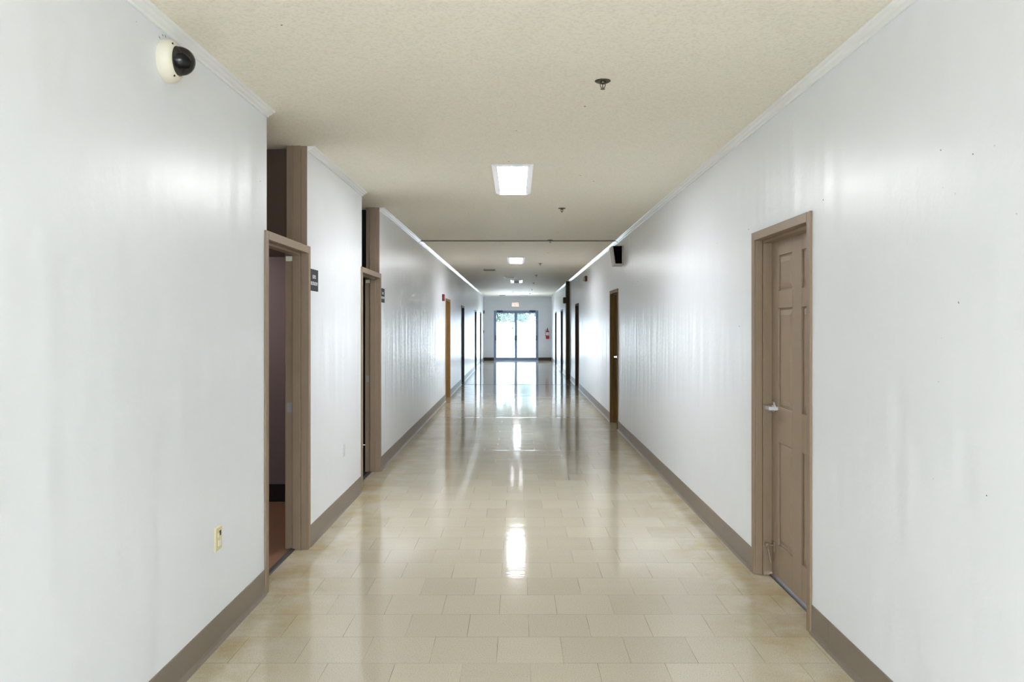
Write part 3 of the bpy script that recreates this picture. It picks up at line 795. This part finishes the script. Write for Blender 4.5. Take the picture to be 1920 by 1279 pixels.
# ------------------------------------------------------------------ wedge speaker on the right wall
YS = 11.02
root = empty('wall_speaker', (XR, YS, 2.48)); tag(root, 'wedge-shaped beige wall speaker with black grille high on the right wall', 'speaker')
zt, zb_ = 2.622, 2.352
body = [(XR, zt), (XR - 0.168, zt - 0.006), (XR - 0.128, zb_), (XR, zb_)]
MB().prism(body, 'y', YS, YS + 0.26).build('speaker_case', M['beige'], root, bevel=0.004)
MB().prism([(XR - 0.022, zt - 0.004), (XR - 0.146, zt - 0.006), (XR - 0.112, zb_ + 0.022), (XR - 0.022, zb_ + 0.022)], 'y', YS - 0.006, YS + 0.002).build('speaker_grille', M['grille'], root, bevel=0.002)
fr = MB()
fr.prism([(XR, zt), (XR - 0.022, zt), (XR - 0.022, zb_), (XR, zb_)], 'y', YS - 0.012, YS)
fr.prism([(XR - 0.168, zt - 0.006), (XR - 0.146, zt - 0.006), (XR - 0.112, zb_ + 0.02), (XR - 0.112, zb_), (XR - 0.128, zb_)], 'y', YS - 0.012, YS)
fr.prism([(XR - 0.022, zb_ + 0.022), (XR - 0.112, zb_ + 0.022), (XR - 0.112, zb_), (XR - 0.022, zb_)], 'y', YS - 0.012, YS)
fr.build('grille_frame', M['beige'], root, bevel=0.002)

# ------------------------------------------------------------------ exit sign and extinguisher on the end wall
ex, ez = -0.085, 2.393
root = empty('exit_sign', (ex, YE, ez)); tag(root, 'lit cream exit sign with red letters above the far glass doors', 'exit sign')
MB().box(ex - 0.165, ex + 0.165, YE - 0.06, YE, ez - 0.10, ez + 0.10).build('sign_housing', M['cream'], root, bevel=0.006)
MB().box(ex - 0.150, ex + 0.150, YE - 0.064, YE - 0.058, ez - 0.085, ez + 0.085).build('sign_face', M['exit_face'], root, bevel=0.001)
text_mesh('lettering', 'EXIT', 0.155, 0.001, M['exit_letter'], root, Matrix(((1, 0, 0, ex), (0, 0, -1, YE - 0.0655), (0, 1, 0, ez), (0, 0, 0, 1))), 0.88)

fx, fy = 1.290, YE - 0.085
root = empty('fire_extinguisher', (fx, YE, 0.92)); tag(root, 'red fire extinguisher hanging right of the far glass doors', 'fire extinguisher')
MB().lathe([(0.0, 0.925), (0.055, 0.925), (0.068, 0.935), (0.070, 0.95), (0.070, 1.235), (0.062, 1.265), (0.040, 1.285), (0.024, 1.295), (0.022, 1.31), (0, 1.31)], (fx, fy, 0), n=32).build('cylinder', M['red'], root, smooth=True)
MB().lathe([(0.0708, 1.075), (0.0708, 1.21)], (fx, fy, 0), n=32, cap=False).build('label_wrap', M['white_plastic'], root, smooth=True)
v = MB().lathe([(0.020, 1.31), (0.020, 1.35), (0.012, 1.36), (0, 1.36)], (fx, fy, 0), n=16)
v.hexa([(fx - 0.012, fy - 0.11, 1.352), (fx + 0.012, fy - 0.11, 1.352), (fx + 0.012, fy + 0.02, 1.335), (fx - 0.012, fy + 0.02, 1.335),
        (fx - 0.012, fy - 0.11, 1.360), (fx + 0.012, fy - 0.11, 1.360), (fx + 0.012, fy + 0.02, 1.36), (fx - 0.012, fy + 0.02, 1.36)])
v.hexa([(fx - 0.012, fy - 0.09, 1.392), (fx + 0.012, fy - 0.09, 1.392), (fx + 0.012, fy + 0.02, 1.358), (fx - 0.012, fy + 0.02, 1.358),
        (fx - 0.012, fy - 0.09, 1.402), (fx + 0.012, fy - 0.09, 1.402), (fx + 0.012, fy + 0.02, 1.375), (fx - 0.012, fy + 0.02, 1.375)])
v.build('valve_handle', M['black'], root, bevel=0.002)
MB().tube([(fx - 0.02, fy, 1.33), (fx - 0.075, fy - 0.01, 1.32), (fx - 0.088, fy - 0.015, 1.25), (fx - 0.084, fy - 0.01, 1.10), (fx - 0.080, fy - 0.01, 1.04)], [0.008, 0.008, 0.008, 0.009, 0.013], 10).build('hose', M['black'], root, smooth=True)
MB().box(fx - 0.02, fx + 0.02, YE - 0.02, YE, 1.0, 1.33).build('wall_bracket', M['dark_metal'], root)

# ------------------------------------------------------------------ old nail holes and scuffs on walls and ceiling
def wall_mark(parent, side, y, z, ry, rz, mat, tilt=0.0):
    x = XL if side < 0 else XR
    mb = MB(); n = 10; vs = []
    for k in range(n):
        a = 2*PI*k/n; r = 1 + 0.25*math.sin(3*a + y*7)
        u, w = 0.55*ry*r*math.cos(a), 0.55*rz*r*math.sin(a)
        vs.append((y + u*math.cos(tilt) - w*math.sin(tilt), z + u*math.sin(tilt) + w*math.cos(tilt)))
    mb.prism(vs, 'x', x - side*0.0006, x)
    mb.build('nail_hole' if mat in ('hole',) else 'scuff_mark', M[mat], parent)
def at_r(px, py): y = 1500*XR/(px - 970); return y, EYE + (609 - py)*y/1500
def at_l(px, py): y = 1500*(-XL)/(970 - px); return y, EYE + (609 - py)*y/1500
for px, py, ry, rz, m, t in ((1543.5, 375, .009, .005, 'hole', 0), (1404, 430, .009, .005, 'hole', 0), (1345, 457, .006, .004, 'hole', 0), (1185.5, 531, .03, .006, 'hole', 0), (1196, 528.5, .03, .006, 'hole', 0),
                             (1764, 281.5, .005, .004, 'hole', 0), (1824.5, 289, .005, .004, 'hole', 0), (1797.5, 567.5, .008, .004, 'red_mark', .9), (1766, 634, .004, .002, 'smudge', 0),
                             (1760, 716, .005, .003, 'smudge', .5), (1850, 929.5, .005, .0035, 'hole', 0), (1750, 898, .005, .002, 'smudge', .5), (1865, 273, .006, .004, 'smudge', 0), (1768, 352, .005, .003, 'smudge', .5),
                             (1386, 612, .03, .007, 'smudge', .1), (1200, 713, .03, .006, 'smudge', 0), (1791, 363, .003, .007, 'smudge', 0), (1906, 401, .007, .003, 'smudge', .4)):
    y, z = at_r(px, py); wall_mark(wr, 1, y, z, ry, rz, m, t)
for px, py, ry, rz, m, t in ((488, 340, .006, .005, 'hole', 0), (256, 41, .005, .005, 'smudge', 0), (305, 66, .010, .0035, 'scratch', -.5), (299, 70, .012, .003, 'scratch', -.4), (310, 68, .012, .003, 'scratch', -.6), (1, 1, 0, 0, None, 0)):
    if m is None: continue
    y, z = at_l(px, py); wall_mark(wl, -1, y, z, ry, rz, m, t)
def ceil_mark(px, py, r):
    y = 1500*(ZC - EYE)/(609 - py); x = (px - 970)*y/1500
    MB().lathe([(0.0, -0.0008), (r, -0.0008), (r, 0)], (x, y, ZC), n=12).build('nail_hole', M['hole'], ce)
for px, py, r in ((1096.5, 199.5, .006), (968, 245, .004), (954, 303, .005), (1088, 329, .005), (1113, 340, .006), (1028, 474.5, .016), (528, 47, .004)):
    ceil_mark(px, py, r)

# ------------------------------------------------------------------ outdoors past the glass doors
mb = MB(); mb.box(-30, 30, YE + 0.2, 95, -0.15, -0.03)
structure(mb.build('ground', M['concrete']), 'sunlit pale pavement outside the glass doors', 'ground')
mb = MB(); mb.box(-12, 12, LB - 12, LB - 0.2, -0.15, -0.03)
structure(mb.build('ground_lobby', M['concrete']), 'pale pavement outside the lobby behind the camera', 'ground')

YF = 52.0
root = empty('fence', (0, YF, -0.03)); tag(root, 'white privacy fence across the yard beyond the glass doors', 'fence')
for i in range(9):
    xp = -9.6 + 2.4*i
    mb = MB().box(xp - 0.065, xp + 0.065, YF - 0.065, YF + 0.065, -0.03, 1.74)
    mb.prism([(xp - 0.08, 1.74), (xp + 0.08, 1.74), (xp, 1.80)], 'y', YF - 0.08, YF + 0.08)
    mb.build('fence_post', M['vinyl'], root)
    if i < 8:
        mb = MB()
        for k in range(15):
            xs = xp + 0.067 + k*0.151
            mb.box(xs, xs + 0.148, YF - 0.012, YF + 0.012, 0.05, 1.66)
        mb.box(xp + 0.065, xp + 2.335, YF - 0.025, YF + 0.025, 0.02, 0.16); mb.box(xp + 0.065, xp + 2.335, YF - 0.025, YF + 0.025, 1.58, 1.69)
        mb.build('fence_panel', M['vinyl'], root)

def tree(x, y, h, rad, mat, label, seed):
    rnd = random.Random(seed)
    root = empty('tree', (x, y, -0.03)); tag(root, label, 'tree', 'trees beyond the white fence')
    tr = MB()
    tr.tube([(x, y, -0.03), (x + 0.08, y, h*0.25), (x - 0.05, y + 0.05, h*0.5), (x + 0.05, y, h*0.8)], [0.20, 0.15, 0.11, 0.04], 12)
    for k in range(5):
        a = rnd.uniform(0, 2*PI); z0 = h*rnd.uniform(0.25, 0.6)
        tr.tube([(x, y, z0), (x + 0.5*rad*math.cos(a), y + 0.5*rad*math.sin(a), z0 + 0.5), (x + 0.85*rad*math.cos(a), y + 0.85*rad*math.sin(a), z0 + 0.8)], [0.07, 0.045, 0.015], 8)
    tr.build('trunk', M['bark'], root, smooth=True)
    cr = MB()
    blobs = []
    for k in range(46):
        a = rnd.uniform(0, 2*PI); rr = rad*math.sqrt(rnd.random()); z = rnd.uniform(0.9, h)
        f = 1 - 0.55*abs((z - h*0.55)/(h*0.55))
        blobs.append(Vector((x + rr*f*math.cos(a), y + rr*f*math.sin(a), z)))
    for c in blobs:
        for k in range(70):
            d = Vector((rnd.gauss(0, 1), rnd.gauss(0, 1), rnd.gauss(0, 0.8)))
            p = c + d*0.26
            s = rnd.uniform(0.05, 0.11)
            u = Vector((rnd.gauss(0, 1), rnd.gauss(0, 1), rnd.gauss(0, 1))).normalized()
            w = u.cross(Vector((rnd.gauss(0, 1), rnd.gauss(0, 1), rnd.gauss(0, 1)))).normalized()
            vs = [cr.bm.verts.new(p + s*(1.5*u)), cr.bm.verts.new(p + s*0.6*w), cr.bm.verts.new(p - s*1.5*u), cr.bm.verts.new(p - s*0.6*w)]
            cr.bm.faces.new(vs)
    cr.build('crown', mat, root)
tree(-2.6, 58.0, 4.6, 1.2, M['leaf_a'], 'leafy green tree seen at the left of the left glass pane', 1)
tree(-1.0, 63.5, 5.0, 1.3, M['leaf_b'], 'blue green tree seen at the right of the left glass pane', 2)
tree(0.5, 57.5, 4.2, 0.8, M['leaf_b'], 'small blue green tree seen at the left of the right glass pane', 3)
tree(2.4, 62.5, 5.0, 1.3, M['leaf_a'], 'leafy green tree seen at the right of the right glass pane', 4)

# ------------------------------------------------------------------ light
w = bpy.data.worlds.new('daylight'); bpy.context.scene.world = w; w.use_nodes = True
nt = w.node_tree; bg = nt.nodes['Background']
sky = nt.nodes.new('ShaderNodeTexSky'); sky.sky_type = 'NISHITA'
sky.sun_disc = False; sky.sun_elevation = math.radians(52); sky.sun_rotation = math.radians(200); sky.air_density = 1.2; sky.dust_density = 3.0
mixc = nt.nodes.new('ShaderNodeMix'); mixc.data_type = 'RGBA'; mixc.inputs[0].default_value = 0.75
mixc.inputs[7].default_value = (3.2, 3.9, 5.0, 1)          # thin bright cloud
nt.links.new(sky.outputs[0], mixc.inputs[6]); nt.links.new(mixc.outputs[2], bg.inputs['Color'])
bg.inputs['Strength'].default_value = 1.0

sd = bpy.data.lights.new('sun', 'SUN'); sd.energy = 13.0; sd.angle = math.radians(0.6); sd.color = (0.93, 0.96, 1.0)
so = bpy.data.objects.new('sun', sd); C.objects.link(so); so.rotation_euler = (math.radians(-42), 0, math.radians(4)); so.location = (0, 20, 20)

def portal(name, x0, x1, z0, z1, y, facing):
    l = bpy.data.lights.new(name, 'AREA'); l.shape = 'RECTANGLE'; l.size = x1 - x0; l.size_y = z1 - z0
    l.cycles.is_portal = True
    o = bpy.data.objects.new(name, l); C.objects.link(o)
    o.location = ((x0 + x1)/2, y, (z0 + z1)/2)
    o.rotation_euler = (math.radians(90 if facing > 0 else -90), 0, 0)
    return o
portal('sky_portal_end', DX0, DX1, 0, DZ, YE + 0.15, -1)
portal('sky_portal_lobby', -3.8, 3.8, 0.25, 2.6, LB - 0.18, 1)

# ------------------------------------------------------------------ camera
cd = bpy.data.cameras.new('camera'); cam = bpy.data.objects.new('camera', cd); C.objects.link(cam)
cam.location = (0, 0, EYE); cam.rotation_euler = (math.radians(90), 0, 0)
cd.sensor_width = 36; cd.sensor_fit = 'HORIZONTAL'; cd.lens = 1500/1920*36
cd.shift_x = -10/1920; cd.shift_y = -30.5/1920
cd.clip_start = 0.05; cd.clip_end = 300
sc = bpy.context.scene; sc.camera = cam
sc.view_settings.view_transform = 'Standard'; sc.view_settings.look = 'None'
sc.view_settings.exposure = 1.90; sc.view_settings.gamma = 1.0; sc.view_settings.use_curve_mapping = False
sc.cycles.max_bounces = 14; sc.cycles.diffuse_bounces = 8; sc.cycles.glossy_bounces = 6; sc.cycles.transparent_max_bounces = 12
sc.cycles.sample_clamp_indirect = 8.0
